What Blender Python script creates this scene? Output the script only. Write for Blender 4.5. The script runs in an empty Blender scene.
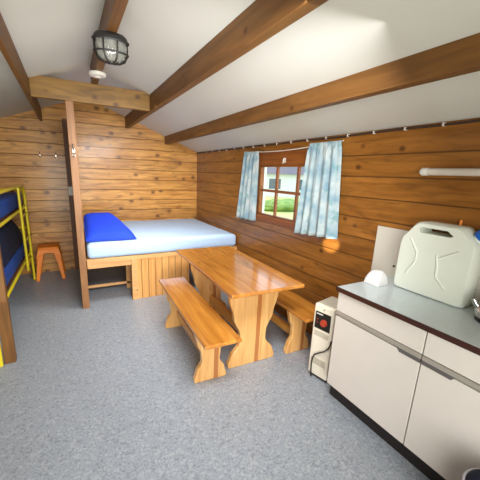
import bpy, bmesh, math, random
from mathutils import Vector, Matrix, noise
random.seed(7)
S = 0.87                      # working units -> metres, applied to everything at the end
C = bpy.context.scene.collection
PI = math.pi

# ------------------------------------------------------------------ materials
def lin(c):
    return tuple(((v/255)/12.92 if v/255 <= .04045 else ((v/255+.055)/1.055)**2.4) for v in c) + (1.0,)

def new_mat(name):
    m = bpy.data.materials.new(name); m.use_nodes = True
    nt = m.node_tree; b = nt.nodes['Principled BSDF']
    return m, nt, b

class NT:
    def __init__(s, nt): s.nt = nt
    def n(s, t, **k):
        x = s.nt.nodes.new(t)
        for a, v in k.items(): setattr(x, a, v)
        return x
    def l(s, a, b): s.nt.links.new(a, b)
    def math(s, op, a, b=None, c=None):
        x = s.n('ShaderNodeMath', operation=op)
        for i, v in enumerate((a, b, c)):
            if v is None: continue
            if isinstance(v, (int, float)): x.inputs[i].default_value = v
            else: s.l(v, x.inputs[i])
        return x.outputs[0]
    def mix(s, f, a, b, mode='MIX'):
        x = s.n('ShaderNodeMix', data_type='RGBA', blend_type=mode)
        for i, v in ((0, f), (6, a), (7, b)):
            if isinstance(v, (int, float, tuple)): x.inputs[i].default_value = v
            else: s.l(v, x.inputs[i])
        return x.outputs[2]
    def ramp(s, f, stops):
        x = s.n('ShaderNodeValToRGB'); e = x.color_ramp.elements
        while len(e) < len(stops): e.new(.5)
        for el, (p, c) in zip(e, stops): el.position = p; el.color = c
        s.l(f, x.inputs[0]); return x.outputs[0]

def plain(name, c, rough=.5, metal=0, bump=0, bscale=60, var=.06, coat=0, alpha=None, trans=0, sub=0):
    m, nt, b = new_mat(name); N = NT(nt)
    tc = N.n('ShaderNodeTexCoord'); nz = N.n('ShaderNodeTexNoise'); nz.inputs['Scale'].default_value = bscale*.15
    N.l(tc.outputs['Object'], nz.inputs['Vector'])
    col = lin(c); d = tuple(v*(1-var*2) for v in col[:3])+(1,)
    N.l(N.mix(nz.outputs[0], d, tuple(min(1, v*(1+var)) for v in col[:3])+(1,)), b.inputs['Base Color'])
    b.inputs['Roughness'].default_value = rough; b.inputs['Metallic'].default_value = metal
    b.inputs['Coat Weight'].default_value = coat; b.inputs['Transmission Weight'].default_value = trans
    if sub: b.inputs['Subsurface Weight'].default_value = sub; b.inputs['Subsurface Radius'].default_value = (.05, .05, .05)
    if bump:
        n2 = N.n('ShaderNodeTexNoise'); n2.inputs['Scale'].default_value = bscale; n2.inputs['Detail'].default_value = 4
        N.l(tc.outputs['Object'], n2.inputs['Vector'])
        bp = N.n('ShaderNodeBump'); bp.inputs['Strength'].default_value = bump; bp.inputs['Distance'].default_value = .01
        N.l(n2.outputs[0], bp.inputs['Height']); N.l(bp.outputs[0], b.inputs['Normal'])
    return m

def wood(name, light, dark, knot=(70, 30, 10), grain='X', across='Z', pitch=0, off=0, rough=.45, coat=0, knots=1.0,
         groove=.05, tint=.22, gscale=1.0, stripe=None, gcol=.25):
    """boards along axis `grain`, stacked along axis `across`; pitch in working units"""
    m, nt, b = new_mat(name); N = NT(nt)
    tc = N.n('ShaderNodeTexCoord'); sp = N.n('ShaderNodeSeparateXYZ'); N.l(tc.outputs['Object'], sp.inputs[0])
    ax = {'X': sp.outputs[0], 'Y': sp.outputs[1], 'Z': sp.outputs[2]}
    third = [a for a in 'XYZ' if a not in (grain, across)][0]
    g, a, t = ax[grain], ax[across], ax[third]
    if pitch:
        u = N.math('DIVIDE', N.math('SUBTRACT', a, off*S), pitch*S)
        idx = N.math('FLOOR', u); fr = N.math('FRACT', u)
        wn = N.n('ShaderNodeTexWhiteNoise', noise_dimensions='1D'); N.l(idx, wn.inputs['W']); rnd = wn.outputs['Value']
    else:
        rnd = None
    cb = N.n('ShaderNodeCombineXYZ')
    gg = N.math('ADD', N.math('MULTIPLY', g, 1.6*gscale), N.math('MULTIPLY', rnd, 37.)) if pitch else N.math('MULTIPLY', g, 1.6*gscale)
    N.l(gg, cb.inputs[0]); N.l(N.math('MULTIPLY', a, 16*gscale), cb.inputs[1]); N.l(N.math('MULTIPLY', t, 16*gscale), cb.inputs[2])
    nz = N.n('ShaderNodeTexNoise'); nz.inputs['Scale'].default_value = 1.3; nz.inputs['Detail'].default_value = 5
    nz.inputs['Distortion'].default_value = .9; N.l(cb.outputs[0], nz.inputs['Vector'])
    f = N.n('ShaderNodeMapRange'); f.inputs[1].default_value = .3; f.inputs[2].default_value = .7; N.l(nz.outputs[0], f.inputs[0])
    col = N.mix(f.outputs[0], lin(dark), lin(light))
    if pitch:
        br = N.math('ADD', N.math('MULTIPLY', rnd, tint), 1-tint*.6)
        cc = N.n('ShaderNodeCombineColor')
        for i in range(3): N.l(br, cc.inputs[i])
        col = N.mix(1.0, col, cc.outputs[0], 'MULTIPLY')
    if knots:
        ck = N.n('ShaderNodeCombineXYZ')
        kg = N.math('MULTIPLY', g, 5.2)
        if pitch: kg = N.math('ADD', kg, N.math('MULTIPLY', rnd, 91.))
        N.l(kg, ck.inputs[0]); N.l(N.math('MULTIPLY', a, 6.6), ck.inputs[1]); N.l(N.math('MULTIPLY', t, 5.0), ck.inputs[2])
        vo = N.n('ShaderNodeTexVoronoi'); vo.inputs['Scale'].default_value = 1.0; vo.inputs['Randomness'].default_value = 1.0
        N.l(ck.outputs[0], vo.inputs['Vector'])
        k = N.n('ShaderNodeMapRange'); k.inputs[1].default_value = .07*knots; k.inputs[2].default_value = .19*knots
        k.inputs[3].default_value = 1; k.inputs[4].default_value = 0; N.l(vo.outputs['Distance'], k.inputs[0])
        sc = N.n('ShaderNodeSeparateColor'); N.l(vo.outputs['Color'], sc.inputs[0])
        kk = N.math('MULTIPLY', k.outputs[0], N.math('GREATER_THAN', sc.outputs[0], .30))
        col = N.mix(N.math('MULTIPLY', kk, .8), col, lin(knot))
    if knots > .9:                               # broad darker heartwood figure
        cf = N.n('ShaderNodeCombineXYZ'); N.l(N.math('MULTIPLY', gg, 1.1), cf.inputs[0]); N.l(N.math('MULTIPLY', a, 7), cf.inputs[1]); N.l(t, cf.inputs[2])
        nf = N.n('ShaderNodeTexNoise'); nf.inputs['Scale'].default_value = 1.4; nf.inputs['Detail'].default_value = 3; nf.inputs['Distortion'].default_value = 1.6
        N.l(cf.outputs[0], nf.inputs['Vector'])
        mf = N.n('ShaderNodeMapRange'); mf.inputs[1].default_value = .52; mf.inputs[2].default_value = .72; N.l(nf.outputs[0], mf.inputs[0])
        col = N.mix(N.math('MULTIPLY', mf.outputs[0], .55), col, lin(tuple(int(v*.72) for v in dark)))
    if stripe:                                   # darker glued-in strip: (axis, position, half width)
        dd = N.math('ABSOLUTE', N.math('SUBTRACT', ax[stripe[0]], stripe[1]*S))
        col = N.mix(N.math('MULTIPLY', N.math('LESS_THAN', dd, stripe[2]*S), .75), col, lin(stripe[3]))
    if pitch and groove:
        e = N.math('MINIMUM', fr, N.math('SUBTRACT', 1., fr))
        gm = N.n('ShaderNodeMapRange'); gm.inputs[1].default_value = groove*.35; gm.inputs[2].default_value = groove
        gm.inputs[3].default_value = 1; gm.inputs[4].default_value = 0; N.l(e, gm.inputs[0])
        dk = tuple(v*gcol for v in lin(dark)[:3])+(1,)
        col = N.mix(N.math('MULTIPLY', gm.outputs[0], .7), col, dk)
        bp = N.n('ShaderNodeBump'); bp.inputs['Strength'].default_value = .6; bp.inputs['Distance'].default_value = .01
        N.l(N.math('SUBTRACT', 1., gm.outputs[0]), bp.inputs['Height']); N.l(bp.outputs[0], b.inputs['Normal'])
    N.l(col, b.inputs['Base Color'])
    b.inputs['Roughness'].default_value = rough; b.inputs['Coat Weight'].default_value = coat
    b.inputs['Coat Roughness'].default_value = .12
    return m

M = {}
P_, OFF = .186, .150
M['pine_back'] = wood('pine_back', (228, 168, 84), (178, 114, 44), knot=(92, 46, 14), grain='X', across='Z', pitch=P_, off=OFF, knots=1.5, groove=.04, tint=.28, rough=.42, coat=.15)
M['pine_right'] = wood('pine_right', (160, 104, 42), (120, 74, 24), knot=(58, 28, 8), grain='Y', across='Z', pitch=P_, off=OFF, knots=.95, rough=.36, coat=.25, tint=.15, groove=.04)  # same pine as the back wall, base darkened to imitate grazing light
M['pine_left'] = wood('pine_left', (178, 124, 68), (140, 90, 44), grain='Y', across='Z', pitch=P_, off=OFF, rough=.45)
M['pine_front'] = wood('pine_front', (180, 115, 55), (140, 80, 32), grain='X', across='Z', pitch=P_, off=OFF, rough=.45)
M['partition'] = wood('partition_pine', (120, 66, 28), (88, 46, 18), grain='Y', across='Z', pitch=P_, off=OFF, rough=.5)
M['beam'] = wood('beam_stain', (126, 84, 38), (96, 61, 23), knot=(60, 28, 8), grain='Y', across='Z', knots=.8, rough=.5)
M['tie'] = wood('tie_stain', (150, 110, 44), (118, 82, 24), knot=(70, 40, 10), grain='X', across='Z', knots=1.1, rough=.5)
M['post'] = wood('post_pine', (166, 116, 70), (136, 90, 48), knot=(90, 45, 20), grain='Z', across='X', knots=.9, rough=.45)
M['darkpost'] = wood('dark_stain', (128, 78, 36), (98, 56, 22), grain='Z', across='X', knots=.6, rough=.5)
M['brownpost'] = wood('brown_post', (136, 92, 40), (104, 66, 24), knot=(70, 40, 14), grain='Z', across='X', knots=.6, rough=.45)
M['table_top'] = wood('varnished_top', (206, 140, 60), (172, 104, 36), knot=(100, 44, 12), grain='Y', across='X', pitch=.124, off=.0, groove=.012, tint=.25, knots=.6, rough=.22, coat=.9, gcol=.6)
M['bench_top'] = wood('varnished_bench', (212, 146, 62), (180, 110, 38), knot=(84, 34, 10), grain='Y', across='X', pitch=.11, off=.0, groove=.012, tint=.22, knots=.6, rough=.22, coat=.8, gcol=.6)
M['table_leg'] = wood('varnished_leg', (240, 190, 120), (216, 154, 84), knot=(110, 58, 20), grain='Z', across='X', pitch=.13, off=.03, groove=.01, tint=.12, knots=.75, rough=.3, coat=.4, stripe=('X', .05, .022, (164, 84, 30)), gcol=.7)
M['stretch'] = wood('varnished_rail', (226, 168, 84), (196, 130, 52), grain='Y', across='Z', knots=.6, rough=.3, coat=.4)
M['bed_rail'] = wood('bed_rail', (232, 180, 118), (208, 148, 88), grain='X', across='Z', knots=.7, rough=.45)
M['bed_panel'] = wood('bed_panel', (232, 176, 106), (208, 144, 76), grain='Z', across='X', pitch=.1, off=.0, groove=.07, tint=.12, knots=.4, rough=.45)
M['win_wood'] = wood('window_wood', (146, 86, 36), (112, 60, 22), grain='Y', across='Z', knots=.5, rough=.4)
M['bar'] = wood('bar_wood', (150, 92, 56), (118, 66, 38), grain='Y', across='Z', knots=0, rough=.4)

def ceiling_mat():
    m, nt, b = new_mat('ceiling_board'); N = NT(nt)
    tc = N.n('ShaderNodeTexCoord'); nz = N.n('ShaderNodeTexNoise'); nz.inputs['Scale'].default_value = 1.2; nz.inputs['Detail'].default_value = 3
    N.l(tc.outputs['Object'], nz.inputs['Vector'])
    N.l(N.mix(nz.outputs[0], lin((204, 203, 194)), lin((218, 217, 209))), b.inputs['Base Color']); b.inputs['Roughness'].default_value = .55
    return m
M['ceiling'] = ceiling_mat()

def floor_mat():
    m, nt, b = new_mat('speckled_vinyl'); N = NT(nt)
    tc = N.n('ShaderNodeTexCoord')
    n1 = N.n('ShaderNodeTexNoise'); n1.inputs['Scale'].default_value = 95; n1.inputs['Detail'].default_value = 5; n1.inputs['Roughness'].default_value = .8
    n2 = N.n('ShaderNodeTexNoise'); n2.inputs['Scale'].default_value = 1.6; n2.inputs['Detail'].default_value = 3
    vo = N.n('ShaderNodeTexVoronoi'); vo.inputs['Scale'].default_value = 70
    for q in (n1, n2, vo): N.l(tc.outputs['Object'], q.inputs['Vector'])
    c = N.ramp(n1.outputs[0], [(.36, lin((134, 141, 149))), (.5, lin((157, 165, 174))), (.64, lin((182, 188, 196)))])
    sc = N.n('ShaderNodeSeparateColor'); N.l(vo.outputs['Color'], sc.inputs[0])
    c = N.mix(N.math('MULTIPLY', N.math('GREATER_THAN', sc.outputs[0], .86), .3), c, lin((206, 208, 210)))
    c = N.mix(N.math('MULTIPLY', N.math('LESS_THAN', sc.outputs[0], .12), .3), c, lin((92, 98, 110)))
    c = N.mix(N.math('MULTIPLY', n2.outputs[0], .25), c, lin((108, 108, 106)))
    N.l(c, b.inputs['Base Color']); b.inputs['Roughness'].default_value = .36; b.inputs['Specular IOR Level'].default_value = .55
    bp = N.n('ShaderNodeBump'); bp.inputs['Strength'].default_value = .25; bp.inputs['Distance'].default_value = .004
    N.l(n1.outputs[0], bp.inputs['Height']); N.l(bp.outputs[0], b.inputs['Normal'])
    return m
M['floor'] = floor_mat()

def curtain_mat():
    m, nt, b = new_mat('curtain_cloth'); N = NT(nt)
    tc = N.n('ShaderNodeTexCoord')
    n1 = N.n('ShaderNodeTexNoise'); n1.inputs['Scale'].default_value = 7; n1.inputs['Detail'].default_value = 2
    n2 = N.n('ShaderNodeTexNoise'); n2.inputs['Scale'].default_value = 11; n2.inputs['Detail'].default_value = 2
    mp = N.n('ShaderNodeMapping'); mp.inputs['Location'].default_value = (3, 5, 1)
    N.l(tc.outputs['Object'], n1.inputs['Vector']); N.l(tc.outputs['Object'], mp.inputs[0]); N.l(mp.outputs[0], n2.inputs['Vector'])
    c = N.ramp(n1.outputs[0], [(.36, lin((152, 184, 200))), (.5, lin((186, 207, 212))), (.64, lin((212, 222, 222)))])
    c = N.mix(N.math('MULTIPLY', N.ramp(n2.outputs[0], [(.58, (0, 0, 0, 1)), (.68, (1, 1, 1, 1))]), .6), c, lin((116, 176, 178)))
    N.l(c, b.inputs['Base Color']); b.inputs['Roughness'].default_value = .9
    tr = N.n('ShaderNodeBsdfTranslucent'); N.l(c, tr.inputs[0])
    mx = N.n('ShaderNodeMixShader'); mx.inputs[0].default_value = .38
    N.l(b.outputs[0], mx.inputs[1]); N.l(tr.outputs[0], mx.inputs[2])
    N.l(mx.outputs[0], nt.nodes['Material Output'].inputs[0])
    return m
M['curtain'] = curtain_mat()

def glass_mat(name, rough=0, tint=(1, 1, 1, 1)):
    m, nt, b = new_mat(name); N = NT(nt)
    tr = N.n('ShaderNodeBsdfTransparent'); tr.inputs[0].default_value = tint
    gl = N.n('ShaderNodeBsdfGlossy'); gl.inputs['Roughness'].default_value = rough
    mx = N.n('ShaderNodeMixShader'); mx.inputs[0].default_value = .06
    N.l(tr.outputs[0], mx.inputs[1]); N.l(gl.outputs[0], mx.inputs[2]); N.l(mx.outputs[0], nt.nodes['Material Output'].inputs[0])
    return m
M['glass'] = glass_mat('window_glass')

M['white_lam'] = plain('white_laminate', (214, 206, 196), .35, coat=.15, var=.02)
M['white_pnl'] = plain('white_panel', (205, 200, 186), .4, var=.03)
M['counter'] = plain('counter_laminate', (198, 208, 208), .2, coat=.3, bscale=300, var=.05)
M['edge'] = plain('dark_edging', (58, 28, 18), .4)
M['plinth'] = plain('black_plinth', (30, 24, 22), .5)
M['alu'] = plain('pull_strip', (176, 168, 156), .35, metal=.35)
M['recess'] = plain('pull_recess', (92, 88, 84), .5)
M['carcass'] = plain('carcass_board', (196, 188, 172), .5)
M['heater'] = plain('heater_enamel', (228, 220, 200), .4, var=.02)
M['grille'] = plain('heater_grille', (178, 170, 152), .5)
M['black'] = plain('black_plastic', (22, 21, 20), .4)
M['dial'] = plain('dial_red', (170, 60, 36), .4)
M['offwhite'] = plain('white_plastic', (226, 222, 212), .4, var=.02)
M['can'] = plain('can_plastic', (222, 226, 212), .38, var=.02, sub=.3)
M['blue_cap'] = plain('blue_cap', (20, 96, 190), .35)
M['steel'] = plain('steel', (200, 200, 196), .18, metal=1)
M['chrome'] = plain('chrome', (215, 205, 190), .2, metal=1)
M['orange'] = plain('orange_plastic', (246, 136, 30), .55, var=.05)
M['stick'] = plain('stick_orange', (255, 150, 60), .5)
M['yellow'] = plain('yellow_tube', (236, 212, 36), .35, coat=.2)
M['navy'] = plain('navy_cloth', (30, 70, 150), .85, bump=.3, bscale=25)
M['navy_dark'] = plain('dark_navy_cloth', (16, 24, 52), .9, bump=.3, bscale=25)
M['royal'] = plain('royal_blue_cloth', (20, 66, 222), .8, bump=.25, bscale=12)
M['sheet'] = plain('pale_sheet', (188, 214, 244), .85, bump=.25, bscale=9, var=.03)
M['cloth'] = plain('white_cloth', (226, 224, 222), .85, bump=.3, bscale=30)
M['greywhite'] = plain('grey_white_cloth', (176, 178, 180), .85, bump=.3, bscale=20)
M['iron'] = plain('lamp_iron', (30, 27, 26), .45)
M['lamp_glass'] = plain('lamp_glass', (196, 196, 186), .12, trans=.7, bump=.5, bscale=40)
M['tube'] = plain('tube_off', (206, 196, 182), .3)
M['wire'] = plain('white_wire', (222, 214, 200), .5)
M['cable'] = plain('dark_cable', (62, 44, 34), .6)
M['piping'] = plain('pale_piping', (190, 190, 196), .6)
M['lawn'] = plain('lawn_grass', (222, 238, 150), .9, bump=.6, bscale=40, var=.2)
M['hedge'] = plain('hedge_leaf', (150, 186, 104), .9, var=.3, bscale=20)
M['housew'] = plain('house_render', (226, 230, 236), .8)
M['roof'] = plain('house_roof', (120, 118, 128), .8)
M['dark_glass'] = plain('house_pane', (90, 110, 130), .2)
M['fencew'] = plain('fence_white', (232, 234, 236), .7)

# ------------------------------------------------------------------ mesh helpers
def link(name, bm, mat, parent=None, smooth=None, bevel=0, sub=0, loc=None, rot=None):
    bmesh.ops.recalc_face_normals(bm, faces=bm.faces[:])
    me = bpy.data.meshes.new(name); bm.to_mesh(me); bm.free()
    o = bpy.data.objects.new(name, me); C.objects.link(o)
    me.materials.append(M[mat] if isinstance(mat, str) else mat)
    if parent: o.parent = parent
    if loc: o.location = loc
    if rot: o.rotation_euler = rot
    if smooth is not None:
        for p in me.polygons: p.use_smooth = True
        if smooth < 180: me.set_sharp_from_angle(angle=math.radians(smooth))
    if bevel:
        md = o.modifiers.new('bevel', 'BEVEL'); md.width = bevel*S; md.segments = 2; md.limit_method = 'ANGLE'
    if sub:
        md = o.modifiers.new('sub', 'SUBSURF'); md.levels = sub; md.render_levels = sub
    return o
def box(bm, x0, x1, y0, y1, z0, z1):
    v = [bm.verts.new((x, y, z)) for z in (z0, z1) for x, y in ((x0, y0), (x1, y0), (x1, y1), (x0, y1))]
    for f in ((0, 3, 2, 1), (4, 5, 6, 7), (0, 1, 5, 4), (1, 2, 6, 5), (2, 3, 7, 6), (3, 0, 4, 7)): bm.faces.new([v[i] for i in f])
    return v
def B(*a):
    bm = bmesh.new(); box(bm, *a); return bm
def prism(bm, pts, axis, a, b):
    """polygon pts (2D) extruded along axis from a to b"""
    def p3(p, t): return {'x': (t, p[0], p[1]), 'y': (p[0], t, p[1]), 'z': (p[0], p[1], t)}[axis]
    lo = [bm.verts.new(p3(p, a)) for p in pts]; hi = [bm.verts.new(p3(p, b)) for p in pts]
    n = len(pts)
    bm.faces.new(lo[::-1]); bm.faces.new(hi)
    for i in range(n): bm.faces.new((lo[i], lo[(i+1) % n], hi[(i+1) % n], hi[i]))
def tube(bm, pts, r, seg=8, closed=False):
    pts = [Vector(p) for p in pts]; n = len(pts); rings = []; up = None
    for i, p in enumerate(pts):
        a = pts[i-1] if (i or closed) else p; b = pts[(i+1) % n] if (i < n-1 or closed) else p
        t = (b-a).normalized()
        if up is None:
            up = Vector((0, 0, 1)) if abs(t.z) < .9 else Vector((1, 0, 0))
        s = t.cross(up).normalized(); up = s.cross(t).normalized()
        rr = r[i] if isinstance(r, (list, tuple)) else r
        rings.append([bm.verts.new(p + rr*(math.cos(2*PI*k/seg)*s + math.sin(2*PI*k/seg)*up)) for k in range(seg)])
    for i in range(n if closed else n-1):
        A, D = rings[i], rings[(i+1) % n]
        for k in range(seg): bm.faces.new((A[k], A[(k+1) % seg], D[(k+1) % seg], D[k]))
    if not closed: bm.faces.new(rings[0][::-1]); bm.faces.new(rings[-1])
def lathe(bm, prof, seg=24, c=(0, 0, 0), sx=1, sy=1):
    rings = []
    for r, z in prof:
        rings.append([bm.verts.new((c[0]+sx*r*math.cos(2*PI*k/seg), c[1]+sy*r*math.sin(2*PI*k/seg), c[2]+z)) for k in range(seg)])
    for A, D in zip(rings, rings[1:]):
        for k in range(seg): bm.faces.new((A[k], A[(k+1) % seg], D[(k+1) % seg], D[k]))
    bm.faces.new(rings[0][::-1]); bm.faces.new(rings[-1])
def arc(c, r, a0, a1, n, plane='yz', x=0):
    out = []
    for i in range(n+1):
        a = a0+(a1-a0)*i/n
        u, v = c[0]+r*math.cos(a), c[1]+r*math.sin(a)
        out.append({'yz': (x, u, v), 'xz': (u, x, v), 'xy': (u, v, x)}[plane])
    return out
def tag(o, label, cat, group=None, kind=None):
    if label: o['label'] = label
    if cat: o['category'] = cat
    if group: o['group'] = group
    if kind: o['kind'] = kind
    return o
def thing(name, label, cat, loc=(0, 0, 0), rz=0, group=None):
    o = bpy.data.objects.new(name, None); C.objects.link(o)
    o.empty_display_size = .1; o.location = loc; o.rotation_euler = (0, 0, rz)
    return tag(o, label, cat, group)
def struct(name, bm, mat, parent=None, **k):
    o = link(name, bm, mat, parent, **k)
    if not parent: o['kind'] = 'structure'
    return o
def copy_tree(o, parent=None):
    kids = [c for c in C.objects if c.parent == o]
    c = o.copy(); C.objects.link(c); c.parent = parent
    for k in kids: copy_tree(k, c)
    return c

def soft(bm, x0, x1, y0, y1, z0, z1, p=4, nu=16, nv=28, lump=.0, seed=0, flat=True):
    gt, gb = [], []
    for j in range(nv+1):
        a, b2_ = [], []
        for i in range(nu+1):
            u, v = 2*i/nu-1, 2*j/nv-1
            e = max(0, (1-abs(u)**p)*(1-abs(v)**p))**.5
            x = (x0+x1)/2+(x1-x0)/2*u; y = (y0+y1)/2+(y1-y0)/2*v
            zm = z0 if flat else (z0+z1)/2
            zt = zm+(z1-zm)*e + lump*noise.noise(Vector((x*5, y*5, seed)))*e
            a.append(bm.verts.new((x, y, max(zt, zm+.001)))); b2_.append(bm.verts.new((x, y, zm-(0 if flat else (z1-z0)/2*e))))
        gt.append(a); gb.append(b2_)
    for j in range(nv):
        for i in range(nu):
            bm.faces.new((gt[j][i], gt[j][i+1], gt[j+1][i+1], gt[j+1][i])); bm.faces.new((gb[j][i], gb[j+1][i], gb[j+1][i+1], gb[j][i+1]))
    for i in range(nu):
        for j in (0, nv): bm.faces.new((gt[j][i], gt[j][i+1], gb[j][i+1], gb[j][i]))
    for j in range(nv):
        for i in (0, nu): bm.faces.new((gt[j][i], gt[j+1][i], gb[j+1][i], gb[j][i]))

# ------------------------------------------------------------------ room shell
W, D, ZR, XR, SL = 2.396, 5.935, 2.2139, .3738, .3786
ZX = ZR + SL*(W-XR); XL = 2*XR-W; Y0 = -.9; T = .07
roof = lambda x: ZX - SL*abs(x-XR)
struct('floor', B(XL-T, W+T, Y0-T, D+T, -.08, 0), 'floor')
bm = bmesh.new()
prism(bm, [(XL-T, 0), (W+T, 0), (W+T, roof(W+T)), (XR, ZX), (XL-T, roof(XL-T))], 'y', D, D+T)
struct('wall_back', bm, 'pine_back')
WY0, WY1, WZ0, WZ1 = 2.40, 3.60, 1.255, 1.945        # window opening
bm = bmesh.new()
box(bm, W, W+T, Y0-T, WY0, 0, ZR+.0); box(bm, W, W+T, WY1, D, 0, ZR)
box(bm, W, W+T, WY0, WY1, 0, WZ0); box(bm, W, W+T, WY0, WY1, WZ1, ZR)
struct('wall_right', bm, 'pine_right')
struct('wall_left', B(XL-T, XL, Y0-T, D, 0, ZR), 'pine_left')
DX0, DX1, DZ = -.75, .95, 2.3
bm = bmesh.new()
prism(bm, [(XL, 0), (DX0, 0), (DX0, roof(DX0)), (XL, roof(XL))], 'y', Y0-T, Y0)
prism(bm, [(DX1, 0), (W, 0), (W, roof(W)), (DX1, roof(DX1))], 'y', Y0-T, Y0)
prism(bm, [(DX0, DZ), (DX1, DZ), (DX1, roof(DX1)), (XR, ZX), (DX0, roof(DX0))], 'y', Y0-T, Y0)
struct('wall_front', bm, 'pine_front')
bm = bmesh.new()
e = .12
prism(bm, [(XL-e, roof(XL-e)), (XR, ZX), (W+e, roof(W+e)), (W+e, roof(W+e)+.06), (XR, ZX+.06), (XL-e, roof(XL-e)+.06)], 'y', Y0-T, D+T)
struct('ceiling', bm, 'ceiling')
# half-wall partition behind the post, dark stud in the back corner
struct('wall_partition', B(.068, .108, 4.152, D, 0, 2.55), 'partition')

# roof timbers
def beam(name, label, x0, x1, z0, z1, y0=Y0, y1=D, mat='beam', cat='ceiling beam', group=None, cut=True):
    bm = bmesh.new()
    if cut: prism(bm, [(x0, z0), (x1, z0), (x1, roof(x1)+.0), (x0, roof(x0)+.0)], 'y', y0, y1)
    else: box(bm, x0, x1, y0, y1, z0, z1)
    return tag(link(name, bm, mat, bevel=.004), label, cat, group)
beam('roof_beam', 'narrow dark brown ceiling beam at the left, running over the yellow bunk bed', -.322, -.285, 2.535, 0)
beam('roof_beam', 'brown ridge beam carrying the black caged lamp and the round smoke detector', .335, .405, 2.775, 0, y1=4.15)
beam('roof_beam', 'long brown ceiling beam between the caged lamp and the beam nearest the window wall', 1.0, 1.07, 2.55, 0)
beam('roof_beam', 'thick brown ceiling beam nearest the curtained window, low over the white worktop', 1.72, 1.80, 2.325, 0)
beam('tie_beam', 'ochre brown cross beam lying across the top of the upright post below the ridge', -.2845, 1.0, 2.553, 2.768, 4.08, 4.15, 'tie', 'cross beam', cut=False)
tag(link('wooden_post', B(.045, .128, 4.08, 4.151, 0, 2.552), 'post', bevel=.004), 'tall slim pine post with a coat hook at the head end of the double bed', 'post')
tag(link('corner_stud', B(-.008, .066, 5.885, 5.935, 0, 2.6), 'darkpost', bevel=.003), 'dark stained upright board on the back wall carrying the light switch', 'board')
tag(link('wooden_post', B(-.665, -.575, 3.10, 3.16, 0, roof(-.70)), 'brownpost', bevel=.005), 'brown wooden post at the left edge beside the foot of the bunk bed', 'post')

# window
w = struct('window_1', B(W+.01, W+.06, WY0, WY0+.05, WZ0, WZ1), 'win_wood')
bm = bmesh.new(); box(bm, W-.0, W+.06, WY0, WY1, WZ0-.0, WZ0+.03); box(bm, W, W+.06, WY0, WY1, WZ1-.03, WZ1); box(bm, W, W+.06, WY1-.03, WY1, WZ0+.03, WZ1-.03)
link('window_frame', bm, 'win_wood', w)
bm = bmesh.new()
for y in (2.81, 3.215): box(bm, W+.01, W+.04, y-.016, y+.016, WZ0+.03, WZ1-.03)
box(bm, W+.012, W+.038, WY0+.05, WY1-.03, 1.588, 1.622)
link('glazing_bar', bm, 'bar', w)
link('window_pane', B(W+.024, W+.027, WY0+.05, WY1-.03, WZ0+.03, WZ1-.03), 'glass', w)
link('window_casing', B(W-.022, W, WY0-.05, WY1+.02, WZ1-.005, 2.10), 'win_wood', w, bevel=.004)
link('window_sill', B(W-.03, W, WY0-.05, WY1+.05, WZ0-.065, WZ0+.012), 'win_wood', w, bevel=.004)
hk = thing('window_hook', 'small pale hook on the brown board above the window panes', 'hook', (W-.022, 3.03, 1.985))
bm = bmesh.new(); tube(bm, [(0, 0, .03), (-.02, 0, .025), (-.028, 0, .0), (-.02, 0, -.025), (-.035, 0, -.03)], .007)
link('hook', bm, 'wire', hk, smooth=60); link('back_plate', B(-.005, 0, -.014, .014, -.02, .035), 'wire', hk)

# curtains ---------------------------------------------------------------
def curtain(name, label, y_top, y_bot, z_top, z_bot, folds, seed):
    r = random.Random(seed); bm = bmesh.new(); nu, nv = 72, 26; g = []
    for j in range(nv+1):
        t = j/nv; row = []
        for i in range(nu+1):
            u = i/nu
            y = (y_top[0]+(y_top[1]-y_top[0])*u)*(1-t) + (y_bot[0]+(y_bot[1]-y_bot[0])*u)*t
            z = z_top + ((z_bot[0]+(z_bot[1]-z_bot[0])*u) - z_top)*t
            amp = .016+.012*t
            x = W-.075 + amp*math.sin(2*PI*folds*u + .7*math.sin(5*u+seed)+.5*t) + .008*math.sin(2*PI*folds*2.1*u+seed)
            if t < .06: x = W-.07+.008*math.sin(2*PI*folds*3*u)
            row.append(bm.verts.new((x, y, z)))
        g.append(row)
    for j in range(nv):
        for i in range(nu): bm.faces.new((g[j][i], g[j][i+1], g[j+1][i+1], g[j+1][i]))
    o = link(name, bm, 'curtain', smooth=180)
    md = o.modifiers.new('solid', 'SOLIDIFY'); md.thickness = .003
    return tag(o, label, 'curtain')
curtain('curtain', 'narrow pale blue curtain hanging at the far left side of the window', (3.55, 3.92), (3.57, 4.06), 2.12, (1.165, 1.15), 4, 1)
curtain('curtain', 'wide pale blue patterned curtain hanging at the near right side of the window', (2.14, 2.57), (2.07, 2.65), 2.15, (1.21, 1.165), 4.5, 2)
bm = bmesh.new(); tube(bm, [(W-.035, 2.15, 2.15)]+[(W-.035, 2.15+(3.98-2.15)*i/12, 2.15-.035*math.sin(PI*i/12)-.02*i/12) for i in range(1, 13)], .006)
tag(link('curtain_wire', bm, 'wire', smooth=60), 'white stretched curtain wire along the top of both curtains', 'curtain wire')

# cable with clips under the eave
cw = thing('wall_cable', 'thin dark cable clipped along the top of the window wall under the ceiling', 'cable', (W-.014, 3, 2.195))
bm = bmesh.new(); tube(bm, [(0, 2.9-5.3*i/20, .004*math.sin(i*1.7)) for i in range(21)], .009)
link('cable', bm, 'cable', cw, smooth=60)
for i in range(17):
    y = 5.42-.275*i-3
    o = link('clip', B(-.012, .013, y-.006, y+.006, -.012, .012), 'wire', cw)

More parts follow.
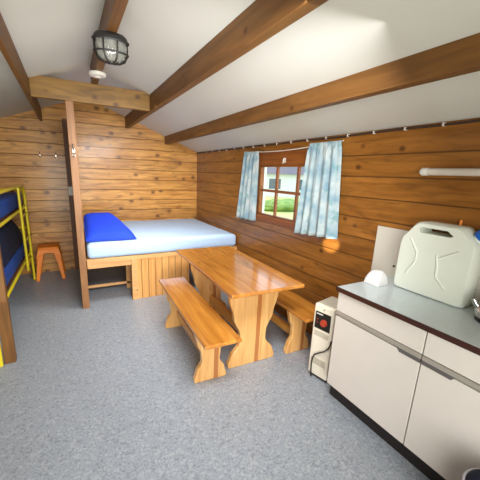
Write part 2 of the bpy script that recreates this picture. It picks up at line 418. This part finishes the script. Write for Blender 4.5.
# strip light
t = thing('tube_light', 'white fluorescent tube lamp mounted along the wall above the jerrycan', 'lamp', (W-.045, 1.378, 1.87))
bm = bmesh.new(); tube(bm, [(0, -.05, 0), (0, -1.0, 0)], .026, 14); link('tube', bm, 'tube', t, smooth=60)
bm = bmesh.new(); tube(bm, [(0, .004, 0), (0, -.004, 0), (0, -.015, 0), (0, -.055, 0)], [.01, .02, .029, .029], 14); link('end_cap', bm, 'offwhite', t, smooth=60)
bm = bmesh.new(); tube(bm, [(0, -.99, 0), (0, -1.04, 0), (0, -1.05, 0)], [.029, .029, .012], 14); link('end_cap', bm, 'offwhite', t, smooth=60)
link('batten', B(.02, .045, -1.0, -.05, -.018, .018), 'offwhite', t)

# light switch and coat hooks
sw = thing('light_switch', 'pale double light switch on the dark upright board of the back wall', 'light switch', (.03, 5.884, 1.43))
link('plate', B(-.034, .034, -.014, 0, -.075, .075), 'offwhite', sw, bevel=.005)
for z in (-.036, .036): link('rocker', B(-.02, .02, -.022, -.012, z-.024, z+.024), 'offwhite', sw, bevel=.003)
def coat_hook(label, loc, s=1.0, group=None):
    h = thing('coat_hook', label, 'coat hook', loc, 0, group)
    link('back_plate', B(-.014*s, .014*s, -.006, 0, -.045*s, .045*s), 'chrome', h, bevel=.004)
    bm = bmesh.new(); tube(bm, [(0, 0, .02*s), (0, -.035*s, .03*s), (0, -.06*s, .06*s), (0, -.06*s, .085*s)], [.008*s, .008*s, .008*s, .013*s]); link('upper_prong', bm, 'chrome', h, smooth=60)
    bm = bmesh.new(); tube(bm, [(0, 0, -.02*s), (0, -.03*s, -.045*s), (0, -.05*s, -.035*s), (0, -.055*s, -.005*s)], [.008*s, .008*s, .008*s, .012*s]); link('lower_prong', bm, 'chrome', h, smooth=60)
    return h
coat_hook('leftmost chrome coat hook on the back wall above the orange stool', (-.372, D, 2.0), .7)
coat_hook('chrome coat hook on the back wall, nearer to the dark board and post', (-.142, D, 2.0), .7)
coat_hook('bright chrome coat hook on the front of the tall pine post', (.09, 4.08, 1.995), 1.0)

# ------------------------------------------------------------------ ridge lamp and smoke detector
lp = thing('bulkhead_lamp', 'black caged bulkhead lamp with clear glass under the ridge beam', 'lamp', (.365, 2.62, 2.775))
AX, AY = .122, .062
bm = bmesh.new(); lathe(bm, [(.5, 0), (.80, 0), (.94, -.014), (1, -.034), (.97, -.046)], 32, sx=AX, sy=AY); link('base', bm, 'iron', lp, smooth=40)
bm = bmesh.new(); lathe(bm, [(.88, -.042), (.88, -.09), (.84, -.13), (.70, -.162), (.4, -.178), (.05, -.182)], 32, sx=AX, sy=AY); link('glass_bowl', bm, 'lamp_glass', lp, smooth=60)
bm = bmesh.new(); lathe(bm, [(.02, -.042), (.022, -.075), (.03, -.1), (.022, -.12), (.004, -.128)], 14); link('bulb', bm, 'offwhite', lp, smooth=60)
bm = bmesh.new()
def hoop(k, z, r): tube(bm, [(k*AX*math.cos(2*PI*i/30), k*AY*math.sin(2*PI*i/30), z) for i in range(30)], r, 6, True)
hoop(1.03, -.046, .008); hoop(1.0, -.125, .006)
for k in range(8):
    ca, sa = math.cos(2*PI*k/8+.3), math.sin(2*PI*k/8+.3)
    tube(bm, [(q*AX*ca, q*AY*sa, z) for q, z in ((1.03, -.04), (1.03, -.09), (1.0, -.13), (.84, -.168), (.5, -.19), (0, -.196))], .0055, 6)
link('wire_guard', bm, 'iron', lp, smooth=60)
sd = thing('smoke_detector', 'round white smoke detector under the ridge beam by the cross beam', 'smoke detector', (.362, 3.66, 2.775))
bm = bmesh.new(); lathe(bm, [(.085, 0), (.085, -.016), (.078, -.03), (.05, -.036), (.01, -.037)], 24); link('housing', bm, 'offwhite', sd, smooth=50)
bm = bmesh.new(); lathe(bm, [(.03, -.036), (.03, -.044), (.005, -.046)], 16); link('sensor_cap', bm, 'offwhite', sd, smooth=50)

# ------------------------------------------------------------------ double bed
BY = 4.1258
bed = thing('bed_base', 'built-in pine double bed base with a boarded front panel', 'bed', (.138, BY, 0))
ox, oy = .138, BY
def bedpart(name, mat, x0, x1, y0, y1, z0, z1, bev=.003):
    return link(name, B(x0-ox, x1-ox, y0-oy, y1-oy, z0, z1), mat, bed, bevel=bev)
bedpart('front_rail', 'bed_rail', .138, W-.01, BY, BY+.04, .598, .658)
bedpart('apron_board', 'bed_rail', .138, .70, BY+.012, BY+.035, .525, .597)
bedpart('corner_leg', 'bed_rail', .70, .775, BY-.002, BY+.06, 0, .597)
bedpart('front_panel', 'bed_panel', .776, 1.56, BY+.012, BY+.03, 0, .597)
bedpart('side_panel', 'bed_panel', 1.535, 1.558, BY+.031, D-.02, 0, .597)
bedpart('lower_lath', 'bed_rail', .14, .76, 4.62, 4.65, .075, .115)
bedpart('corner_leg', 'bed_rail', .70, .77, 4.62, 4.69, 0, .597)
bedpart('base_board', 'bed_rail', .115, W-.01, BY+.041, D-.01, .622, .656)
bm = bmesh.new()
x0, x1, y0, y1, z0, z1 = .15, W-.022, BY-.015, D-.02, .660, .872
nx, ny = 26, 20
g = {}
def sgn(a): return (a > 0)-(a < 0)
for top in (0, 1):
    for i in range(nx+1):
        for j in range(ny+1):
            u, v = i/nx, j/ny
            x = x0+(x1-x0)*u; y = y0+(y1-y0)*v
            if top:
                z = z1+.006*noise.noise(Vector((x*3, y*3, 0)))-.012*(abs(u-.5)*2)**8
            else: z = z0
            g[top, i, j] = bm.verts.new((x, y, z))
for i in range(nx):
    for j in range(ny):
        bm.faces.new((g[1, i, j], g[1, i+1, j], g[1, i+1, j+1], g[1, i, j+1])); bm.faces.new((g[0, i, j], g[0, i, j+1], g[0, i+1, j+1], g[0, i+1, j]))
for i in range(nx):
    for j in (0, ny): bm.faces.new((g[0, i, j], g[0, i+1, j], g[1, i+1, j], g[1, i, j]))
for j in range(ny):
    for i in (0, nx): bm.faces.new((g[0, i, j], g[0, i, j+1], g[1, i, j+1], g[1, i, j]))
mt = link('mattress', bm, 'sheet', smooth=180)
md = mt.modifiers.new('b', 'BEVEL'); md.width = .055*S; md.segments = 5; md.limit_method = 'ANGLE'; md.angle_limit = math.radians(50)
tag(mt, 'double mattress in a pale blue-white fitted sheet on the pine bed base', 'mattress')

# blue pillow: leaning wedge
bm = bmesh.new(); nu, nv = 26, 26; gt = []; gb = []
for j in range(nv+1):
    rt, rb = [], []
    for i in range(nu+1):
        u, v = i/nu, j/nv                # u across bed (x), v front to back
        xl = .148+.02*v; xr = .80-.16*v**1.2
        edge = (1-abs(2*u-1)**5)*(1-abs(2*v-1)**6)
        x = xl+(xr-xl)*u
        y = 4.19+.90*v + .015*math.sin(6*u)
        base = .885+.205*max(0, v)**1.1*(1-.5*max(0, u-.75)*4*.6)
        fat = .105*edge**.55
        wr = .010*noise.noise(Vector((x*9, y*5, 2)))*edge
        rt.append((x, y, base+fat+wr)); rb.append((x, y, max(.879, base-fat*.9)))
    gt.append([bm.verts.new(p) for p in rt]); gb.append([bm.verts.new(p) for p in rb])
for j in range(nv):
    for i in range(nu):
        bm.faces.new((gt[j][i], gt[j][i+1], gt[j+1][i+1], gt[j+1][i])); bm.faces.new((gb[j][i], gb[j+1][i], gb[j+1][i+1], gb[j][i+1]))
for i in range(nu):
    for j in (0, nv): bm.faces.new((gt[j][i], gt[j][i+1], gb[j][i+1], gb[j][i]))
for j in range(nv):
    for i in (0, nu): bm.faces.new((gt[j][i], gt[j+1][i], gb[j+1][i], gb[j][i]))
tag(link('pillow', bm, 'royal', smooth=180), 'large royal blue pillow at the post end of the double bed', 'pillow')

# ------------------------------------------------------------------ table and benches
def profile(hw, z0, z1):
    """scalloped trestle outline from a list of (fraction of height, half width)"""
    pts = []
    n = 26
    def at(t):
        for (a, w0), (b_, w1) in zip(hw, hw[1:]):
            if t <= b_:
                k = (t-a)/(b_-a); k = k*k*(3-2*k); return w0+(w1-w0)*k
        return hw[-1][1]
    right = [(at(i/n), z0+(z1-z0)*i/n) for i in range(n+1)]
    return right + [(-x, z) for x, z in right[::-1]]
def trestle(name, label, cat, loc, rz, top_hw, top_hl, zt, thick, leg_hw, leg_y, leg_t, topmat, zs, group=None):
    r = thing(name, label, cat, loc, rz, group)
    link('table_top' if cat == 'table' else 'seat', B(-top_hw, top_hw, -top_hl, top_hl, zt-thick, zt), topmat, r, bevel=.008)
    for s in (-1, 1):
        bm = bmesh.new(); prism(bm, profile(leg_hw, 0, zt-thick), 'y', s*leg_y-leg_t/2, s*leg_y+leg_t/2)
        link('leg', bm, 'table_leg', r, smooth=40, bevel=.006)
    link('stretcher', B(-.022, .022, -leg_y+leg_t/2, leg_y-leg_t/2, zs[0], zs[1]), 'stretch', r, bevel=.005)
    link('end_cleat', B(-top_hw*.7, top_hw*.7, -leg_y+leg_t/2, -leg_y+leg_t/2+.04, zt-thick-.05, zt-thick), 'stretch', r, bevel=.004)
    link('end_cleat', B(-top_hw*.7, top_hw*.7, leg_y-leg_t/2-.04, leg_y-leg_t/2, zt-thick-.05, zt-thick), 'stretch', r, bevel=.004)
    return r
tl = [(0, .255), (.05, .262), (.13, .238), (.30, .142), (.40, .145), (.62, .215), (.85, .262), (1, .280)]
trestle('dining_table', 'varnished pine trestle table between the two benches', 'table', (1.490, 2.7065, 0), -.0283, .371, .781, .86, .034, tl, .525, .05, 'table_top', (.20, .31))
bl = [(0, .150), (.06, .155), (.2, .135), (.42, .085), (.58, .092), (.8, .132), (1, .152)]
b1 = trestle('bench', 'varnished pine bench in front of the table on the open floor side', 'bench', (1.026, 2.641, 0), -.041, .162, .7935, .515, .032, bl, .515, .05, 'bench_top', (.13, .215), 'trestle benches at the table')
b2 = copy_tree(b1); b2.location = (2.045, 2.665, 0); b2.rotation_euler[2] = -.03
tag(b2, 'varnished pine bench behind the table against the window wall', 'bench', 'trestle benches at the table')

# ------------------------------------------------------------------ kitchen run
CX, CY1, CZ = 1.783, 1.515, .9944
def cabinet(label, ya, yb, pull):
    """ya < yb; pull = which end of the door carries the finger pull"""
    k = thing('kitchen_cabinet', label, 'cabinet', (1.803, yb, 0), 0, 'white kitchen base cabinets')
    d = ya-yb
    link('carcass', B(.02, W-1.803-.02, d+.002, -.002, .13, .956), 'carcass', k)
    link('drawer_front', B(0, .019, d+.004, -.002, .797, .953), 'white_lam', k, bevel=.002)
    dr = link('door', B(0, .019, d+.004, -.002, .135, .752), 'white_lam', k, bevel=.002)
    link('handle_strip', B(-.006, .02, d+.002, 0, .762, .793), 'alu', k, bevel=.006)
    if pull < 0: a, c = d+.003, d+.155
    else: a, c = -.185, -.003
    bm = bmesh.new(); pr_ = [(a, .762), (c, .762), (c-.012, .737), (a+.012, .737)]
    if pull < 0: pr_ = [(a, .764), (c, .764), (c-.022, .737), (a, .737)]
    else: pr_ = [(a, .764), (c, .764), (c, .737), (a+.022, .737)]
    prism(bm, pr_, 'x', -.004, .012)
    link('finger_pull', bm, 'recess', dr)
    link('plinth', B(.055, .075, d+.0, 0, 0, .13), 'plinth', k)
    return k
SEAM = .848
cabinet('white kitchen base cabinet beside the small heater, left of the door seam', SEAM+.001, CY1-.006, -1)
cabinet('white kitchen base cabinet at the right edge of the photo, under the jerrycan end', .24, SEAM-.001, 1)
ct = thing('worktop', 'grey laminate worktop with dark edging over the white cabinets', 'worktop', (CX, CY1, .957))
link('top_sheet', B(.004, W-CX-.003, .2-CY1, -.004, .002, CZ-.957), 'counter', ct, bevel=.002)
bm = bmesh.new(); box(bm, -.004, .0035, .2-CY1, .004, 0, CZ-.957-.001); box(bm, .004, W-CX-.003, -.0035, .004, 0, CZ-.957-.001)
link('edging', bm, 'edge', ct, bevel=.002)
sp = tag(link('splashback_panel', B(W-.014, W-.003, .25, 1.675, CZ+.0005, 1.412), 'white_pnl', bevel=.002), 'white flat panel on the wall behind the jerrycan', 'panel')
bm = bmesh.new(); lathe(bm, [(.009, 0), (.009, .004), (.002, .005)], 10)
o = link('screw_head', bm, 'black', sp); o.rotation_euler = (0, -PI/2, 0); o.location = (W-.014, 1.472, 1.10)

# jerrycan : local x = depth, y along the wall (towards -y is right in the photo)
jc = thing('jerrycan', 'large translucent white water jerrycan with a blue cap on the worktop', 'jerrycan', (2.21, 1.115, CZ))
HW = .240
out = [(HW-.03, 0), (HW-.008, .010), (HW, .04), (HW-.002, .36), (HW-.012, .405), (HW-.085, .505), (HW-.105, .522), (HW-.13, .528),
       (-HW+.115, .528), (-HW+.095, .523), (-HW+.08, .512), (-HW+.012, .44), (-HW, .41), (-HW, .04), (-HW+.008, .010), (-HW+.03, 0)]
hole = [(.105, .452), (-.088, .452), (-.108, .462), (-.068, .492), (.095, .492), (.115, .478)]
def ring_fill(bm, x, inset):
    def sc(p, k): return (p[0]*(1-k), p[1]*(1-k)+.26*k)
    o_ = [bm.verts.new((x, *sc(p, inset))) for p in out]; h_ = [bm.verts.new((x, *p)) for p in hole]
    ed = [bm.edges.new((o_[i], o_[(i+1) % len(o_)])) for i in range(len(o_))]+[bm.edges.new((h_[i], h_[(i+1) % len(h_)])) for i in range(len(h_))]
    bmesh.ops.triangle_fill(bm, use_beauty=True, edges=ed)
    return o_, h_
bm = bmesh.new(); Dp = .148
rings = []
f_o, f_h = ring_fill(bm, 0.0, .045)
b_o, b_h = ring_fill(bm, Dp, .045)
m1 = [bm.verts.new((.022, p[0], p[1])) for p in out]; m2 = [bm.verts.new((Dp-.022, p[0], p[1])) for p in out]
for A, Bq in ((f_o, m1), (m1, m2), (m2, b_o)):
    for i in range(len(out)):
        j = (i+1) % len(out); bm.faces.new((A[i], A[j], Bq[j], Bq[i]))
for i in range(len(hole)):
    j = (i+1) % len(hole); bm.faces.new((f_h[i], f_h[j], b_h[j], b_h[i]))
for v in bm.verts: pass
link('can_body', bm, 'can', jc, smooth=38)
bm = bmesh.new()                                    # moulded ribs on the front face
for pts in ([(.16, .40), (.10, .31), (.10, .24), (.155, .13)], [(-.03, .32), (-.05, .24), (-.05, .17), (-.12, .10)], [(-.05, .30), (-.16, .37)]):
    tube(bm, [(.0, a, z) for a, z in pts], .008, 6)
link('moulded_ribs', bm, 'can', jc, smooth=80)
bm = bmesh.new(); c0 = Vector((.085, -HW+.035, .455)); d0 = Vector((0, -.66, .75)).normalized()
tube(bm, [c0, c0+d0*.03], .036, 18); link('neck', bm, 'can', jc, smooth=60)
bm = bmesh.new(); tube(bm, [c0+d0*.018, c0+d0*.022, c0+d0*.062, c0+d0*.07], [.04, .047, .047, .04], 20); link('cap', bm, 'blue_cap', jc, smooth=50)
bm = bmesh.new(); tube(bm, [(.012, -HW+.05, .37), (-.001, -HW+.05, .37)], .016, 12); link('vent_boss', bm, 'can', jc, smooth=60)

# orange stick behind the can
bm = bmesh.new(); tube(bm, [(W-.022, 1.05, CZ+.001), (W-.022, 1.062, 1.30), (W-.022, 1.058, 1.545), (W-.022, 1.058, 1.555)], [.008, .008, .009, .005], 8)
# the can stands 19 mm off the panel; the stick fits in front of the tube zone
st = tag(link('orange_stick', bm, 'stick', smooth=60), 'short orange stick poking up behind the jerrycan handle', 'stick')
# white cloth arch at the back corner
bm = bmesh.new(); soft(bm, 2.06, 2.20, 1.372, 1.502, CZ+.003, CZ+.115, p=3, nu=14, nv=18, lump=.02, seed=4)
tag(link('cloth', bm, 'cloth', smooth=180), 'small white cloth bunched at the far corner of the worktop', 'cloth')
# steel kettle
kt = thing('kettle', 'shiny steel kettle standing right of the jerrycan at the photo edge', 'kettle', (2.19, .695, CZ))
bm = bmesh.new(); lathe(bm, [(.085, 0), (.092, .006), (.092, .018), (.086, .022)], 28); link('base_ring', bm, 'black', kt, smooth=50)
bm = bmesh.new(); lathe(bm, [(.084, .02), (.098, .035), (.102, .06), (.094, .095), (.07, .12), (.045, .13)], 32); link('body', bm, 'steel', kt, smooth=60)
bm = bmesh.new(); lathe(bm, [(.046, .129), (.044, .137), (.02, .145), (.005, .146)], 24); link('lid', bm, 'steel', kt, smooth=60)
bm = bmesh.new(); lathe(bm, [(.008, .145), (.015, .157), (.012, .17), (.003, .173)], 14); link('knob', bm, 'black', kt, smooth=60)
bm = bmesh.new(); tube(bm, [(-.04, .06, .07), (-.055, .085, .10), (-.06, .10, .125)], [.022, .016, .012], 10); link('spout', bm, 'steel', kt, smooth=60)

# ------------------------------------------------------------------ heater
hz = math.atan2(.2, .98)
ht = thing('heater', 'small cream upright heater with a black control panel beside the white cabinet', 'heater', (1.885, 1.70, 0), hz)
# local: x = into the room's wall (depth), y across the front
link('casing', B(0, .27, -.098, .098, .035, .725), 'heater', ht, bevel=.012)
link('foot', B(.03, .24, -.085, .085, 0, .036), 'black', ht)
link('top_grille', B(.03, .25, -.08, .08, .720, .731), 'grille', ht, bevel=.004)
cp = link('control_panel', B(-.004, .004, -.072, .078, .50, .66), 'black', ht, bevel=.002)
o = bm = bmesh.new(); tube(bm, [(-.003, -.012, .572), (-.022, -.012, .572)], [.033, .028], 20); link('dial', bm, 'dial', cp, smooth=50)
link('lettering', B(-.0055, -.003, .005, .066, .637, .646), 'offwhite', cp)
for k in range(2): link('lamp_window', B(-.0055, -.003, .048, .058, .555+.03*k, .567+.03*k), 'dial', cp)
def grid(z0, n):
    bm = bmesh.new()
    for i in range(n): box(bm, -.0025, .004, -.07, .072, z0+.013*i, z0+.013*i+.007)
    return bm
link('vent_slots', grid(.43, 4), 'grille', ht); link('vent_slots', grid(.15, 5), 'grille', ht)
bm = bmesh.new(); tube(bm, [(-.002, 0, .69), (-.006, 0, .69)], .005, 8); link('indicator', bm, 'black', ht)
bm = bmesh.new()
pts = [(-.008, -.105, .44), (-.012, -.09, .37), (-.016, -.055, .32), (-.016, -.01, .285), (-.014, .035, .245), (-.012, .055, .20), (-.012, .06, .14), (-.012, .055, .06), (-.01, .05, .01)]
tube(bm, pts, .006, 8); link('power_cord', bm, 'black', ht, smooth=60)

# ------------------------------------------------------------------ stool
sx_, sy_ = -.375, 5.66
st = thing('stool', 'orange moulded plastic stool standing at the back wall beside the bunk bed', 'stool', (sx_, sy_, 0))
bm = bmesh.new(); r = .155
prism(bm, [(-r, -r+.03), (-r+.03, -r), (r-.03, -r), (r, -r+.03), (r, r-.03), (r-.03, r), (-r+.03, r), (-r, r-.03)], 'z', .505, .545)
link('seat', bm, 'orange', st, bevel=.012, smooth=40)
for s in range(4):
    # arched skirt panel of each side
    bm = bmesh.new(); n = 12; th = .012
    zt = .51; r1 = .150; zb = .41; r2 = .172
    prof_in = []
    A = []
    for i in range(n+1):
        u = -1+2*i/n
        zlow = .452-.09*abs(u)**3
        A.append((u, zlow))
    top_ = [bm.verts.new((u*r1, -r1, zt)) for u, _ in A]; low_ = [bm.verts.new((u*(r1+(zt-z)*.2), -(r1+(zt-z)*.2), z)) for u, z in A]
    top2 = [bm.verts.new((u*r1*.9, -r1+th, zt)) for u, _ in A]; low2 = [bm.verts.new((u*(r1+(zt-z)*.2)*.9, -(r1+(zt-z)*.2)+th, z)) for u, z in A]
    for i in range(n):
        bm.faces.new((top_[i], top_[i+1], low_[i+1], low_[i])); bm.faces.new((top2[i], low2[i], low2[i+1], top2[i+1]))
        bm.faces.new((low_[i], low_[i+1], low2[i+1], low2[i])); bm.faces.new((top_[i], top2[i], top2[i+1], top_[i+1]))
    bm.faces.new((top_[0], low_[0], low2[0], top2[0])); bm.faces.new((top_[n], top2[n], low2[n], low_[n]))
    bmesh.ops.rotate(bm, verts=bm.verts[:], matrix=Matrix.Rotation(PI/2*s, 3, 'Z'))
    link('skirt', bm, 'orange', st, smooth=40)
for a, b_ in ((-1, -1), (1, -1), (1, 1), (-1, 1)):
    bm = bmesh.new(); sec = []
    for z, c, wd in ((.50, .146, .085), (.40, .162, .078), (.25, .184, .064), (.0, .212, .05)):
        # L-shaped leg section hugging the corner
        q = [(c, c), (c-wd, c), (c-wd, c-.02), (c-.02, c-.02), (c-.02, c-wd), (c, c-wd)]
        sec.append([bm.verts.new((a*p[0], b_*p[1], z)) for p in q])
    for Aa, Bb in zip(sec, sec[1:]):
        for i in range(6): bm.faces.new((Aa[i], Aa[(i+1) % 6], Bb[(i+1) % 6], Bb[i]))
    bm.faces.new(sec[0]); bm.faces.new(sec[-1][::-1])
    link('leg', bm, 'orange', st, smooth=30, bevel=.003)

# ------------------------------------------------------------------ bunk bed (local y from foot to head, x<0 to the wall)
ang = -math.atan2(.055, 2.66)
bk = thing('bunk_bed', 'yellow tubular steel bunk bed with navy mattresses along the left wall', 'bunk bed', (-.692, 3.09, 0), ang)
L, WD, R = 2.66, .88, .021
def tb(name, pts, r=R, mat='yellow', par=bk):
    bm = bmesh.new(); tube(bm, pts, r, 10); return link(name, bm, mat, par, smooth=60)
def side(x):
    zt = 1.53
    cor = [(x, L-.22+.22*math.sin(a), zt-.22+.22*math.cos(a)) for a in [PI/2*i/8 for i in range(9)]]
    cor0 = [(x, .22-.22*math.sin(a), zt-.22+.22*math.cos(a)) for a in [PI/2*i/8 for i in range(8, -1, -1)]]
    return [(x, 0, 0)]+cor0+cor+[(x, L, 0)]
for x in (0, -WD): tb('side_frame', side(x))
for z in (1.20, .455):
    for x in (0, -WD): tb('side_rail', [(x, 0, z), (x, L, z)], .019)
    for y in (0, L): tb('end_rail', [(0, y, z), (-WD, y, z)], .017)
for y in (0, L): tb('end_rail', [(0, y, 1.46 if y else 1.3), (-WD, y, 1.46 if y else 1.3)], .017)
for y in (0, L): tb('end_rail', [(0, y, .85), (-WD, y, .85)], .015)
ld = tb('ladder_rail', [(.03, 1.93, 1.525), (.03, 1.93, .6), (.03, 1.93, .33)], .018)
ld2 = tb('ladder_rail', [(.03, 2.42, 1.22), (.03, 2.42, .02)], .018)
for z in (1.12, .76, .42): tb('rung', [(.03, 1.93, z), (.03, 2.42, z)], .014, par=bk)
tb('guard_bracket', [(0, .62, 1.53), (0, .62, 1.20)], .018)
for z, nm in ((1.215, 'bed_deck'), (.47, 'bed_deck')):
    link(nm, B(-WD+.03, -.03, .03, L-.03, z-.012, z), 'partition', bk)
# bedding lies on the bunk: things of their own
bl_, ba = (-.692, 3.09, 0), (0, 0, ang)
tag(link('mattress', B(-WD+.04, -.028, .04, L-.05, 1.2155, 1.42), 'navy', loc=bl_, rot=ba, bevel=.04), 'navy blue mattress on the upper bunk behind the yellow guard rail', 'mattress')
tag(link('mattress', B(-WD+.04, -.028, .04, L-.05, .4705, .66), 'navy', loc=bl_, rot=ba, bevel=.04), 'navy blue mattress on the lower bunk', 'mattress')
bm = bmesh.new(); soft(bm, -WD+.06, -.06, 1.0, L-.06, .662, 1.06, p=6, lump=.05, seed=3)
tag(link('duvet', bm, 'navy_dark', smooth=180, loc=bl_, rot=ba), 'dark navy bedding heaped on the lower bunk', 'duvet')
bm = bmesh.new(); soft(bm, -WD+.1, -.12, .42, .98, .662, .93, p=3, nv=16)
tag(link('pillow', bm, 'greywhite', smooth=180, loc=bl_, rot=ba), 'pale grey pillow on the lower bunk at the left edge of the photo', 'pillow')

# dark bag at the bottom right corner
bg = thing('bag', 'dark navy bag with pale piping at the bottom right corner of the photo', 'bag', (1.64, .352, 0))
bm = bmesh.new(); lathe(bm, [(.75, 0), (.95, .02), (1, .08), (1, .34), (.93, .42), (.7, .455), (.3, .465)], 28, sx=.14, sy=.12); link('bag_body', bm, 'navy_dark', bg, smooth=60)
bm = bmesh.new(); tube(bm, [(.136*math.cos(2*PI*k/30), .117*math.sin(2*PI*k/30), .415) for k in range(30)], .007, 6, True); link('piping', bm, 'piping', bg, smooth=60)
bm = bmesh.new(); tube(bm, [(-.05, 0, .46), (-.04, 0, .5), (0, 0, .515), (.04, 0, .5), (.05, 0, .46)], .01, 8); link('carry_loop', bm, 'black', bg, smooth=60)

# ------------------------------------------------------------------ outside
struct('ground', B(-40, 60, -40, 60, -.35, -.30), 'lawn')
def foliage(label, c, rad, seed, name='shrub', cat='shrub', trunk=None):
    r_ = thing(name, label, cat, (c[0], c[1], -.30))
    bm = bmesh.new(); bmesh.ops.create_icosphere(bm, subdivisions=4, radius=1)
    for v in bm.verts:
        n_ = v.co.normalized(); d_ = 1+.22*noise.noise(n_*3+Vector((seed, 0, 0)))+.12*noise.noise(n_*9+Vector((seed, 3, 0)))
        v.co = Vector((n_.x*rad[0]*d_, n_.y*rad[1]*d_, rad[2]*d_*n_.z+c[2]+.3))
    link('foliage', bm, 'hedge', r_, smooth=180)
    bm = bmesh.new(); tube(bm, [(0, 0, 0), (0, 0, c[2]+.3)], [.12, .07], 8); link('trunk', bm, 'darkpost', r_, smooth=60)
foliage('long low green shrub on the lawn outside, in front of the pale house', (12.0, 15.2, -.05), (1.7, 1.1, .40), 1)
foliage('small green shrub on the lawn outside, nearer to the window', (11.2, 11.6, -.1), (.7, .7, .28), 5)
hs = thing('house', 'pale white house beyond the lawn seen through the window', 'house', (20.5, 26, -.30), .85)
link('wall', B(-2, 2, -7, 7, 0, 2.3), 'housew', hs)
bm = bmesh.new(); prism(bm, [(-2.4, 2.25), (2.4, 2.25), (0, 3.3)], 'y', -7.4, 7.4); link('roof', bm, 'roof', hs)
for y in (-5, -2, .8, 3.4, 5.6):
    wn = link('window', B(-2.06, -1.98, y-.7, y+.7, .7, 1.9), 'fencew', hs); link('pane', B(-2.09, -2.05, y-.58, y+.58, .8, 1.8), 'dark_glass', wn)
tag(link('white_pole', (lambda b: (tube(b, [(8.2, 11.9, -.3), (8.2, 11.9, 3.2)], .10, 10), b)[1])(bmesh.new()), 'fencew', smooth=60), 'white upright pole outside the left window panes', 'pole')

# ------------------------------------------------------------------ lights and sky
wd = bpy.data.worlds.new('sky'); bpy.context.scene.world = wd; wd.use_nodes = True
bgk = wd.node_tree.nodes['Background']; bgk.inputs[0].default_value = (.80, .90, 1.0, 1); bgk.inputs[1].default_value = 2.6
def area(name, loc, target, sx, sy, e_, col):
    l = bpy.data.lights.new(name, 'AREA'); l.shape = 'RECTANGLE'; l.size = sx*S; l.size_y = sy*S; l.energy = e_; l.color = col
    o = bpy.data.objects.new(name, l); C.objects.link(o); o.location = loc
    l.spread = 2.3; o.rotation_euler = (Vector(target)-Vector(loc)).to_track_quat('-Z', 'Y').to_euler(); return o
area('doorway_daylight', (.1, -.80, 1.25), (.7, 3, .7), 1.6, 2.0, 50, (1.0, .985, .955))
area('ceiling_fill', (.1, 2.2, .9), (.3, 3.0, 3.0), 2.2, 2.2, 8, (1.0, .97, .92))  # unseen fill lamp added low in the room to lift the ceiling
area('forward_fill', (.85, 1.1, 2.35), (1.25, 4.2, .4), 1.2, .5, 40, (.97, .98, 1.0))  # added fill lamp, no opening behind it; brightens the far half
area('bed_end_fill', (.9, 3.6, 2.45), (1.0, 4.6, .7), 1.0, .5, 20, (1.0, .97, .93))  # second added fill below the roof, brightens the bed
sp_ = bpy.data.lights.new('sun_patch', 'SPOT'); sp_.energy = 3200; sp_.spot_size = math.radians(2.7); sp_.spot_blend = .7; sp_.shadow_soft_size = .01; sp_.color = (1, .93, .78)
o = bpy.data.objects.new('sun_patch', sp_); C.objects.link(o); o.location = (-.55, -.6, 1.9)
o.rotation_euler = (Vector((2.39, 2.175, 1.125))-Vector(o.location)).to_track_quat('-Z', 'Y').to_euler()

# ------------------------------------------------------------------ camera
yaw, pitch, roll = .4813, .2411, .0339
fw = Vector((math.sin(yaw)*math.cos(pitch), math.cos(yaw)*math.cos(pitch), -math.sin(pitch)))
r0 = Vector((math.cos(yaw), -math.sin(yaw), 0)); u0 = r0.cross(fw)
rt = math.cos(roll)*r0+math.sin(roll)*u0; up = -math.sin(roll)*r0+math.cos(roll)*u0
cd = bpy.data.cameras.new('camera'); cam = bpy.data.objects.new('camera', cd); C.objects.link(cam)
cd.sensor_width = 36; cd.sensor_fit = 'HORIZONTAL'; cd.lens = 298.0/480*36; cd.shift_x = 15.64/480; cd.shift_y = 7.2/480; cd.clip_start = .01; cd.clip_end = 200
mw = Matrix((rt, up, -fw)).transposed().to_4x4(); mw.translation = Vector((0, 0, 1.8065)); cam.matrix_world = mw
bpy.context.scene.camera = cam

# ------------------------------------------------------------------ working units -> metres
done = set()
for ob in list(C.objects):
    ob.location = ob.location*S
    if ob.type == 'MESH' and ob.data.name not in done:
        done.add(ob.data.name); ob.data.transform(Matrix.Scale(S, 4))
    if ob.type == 'MESH':
        for md in ob.modifiers:
            if md.type == 'SOLIDIFY': md.thickness *= S
vs = bpy.context.scene.view_settings
vs.view_transform = 'Standard'; vs.look = 'None'; vs.exposure = -0.18; vs.gamma = 1.0
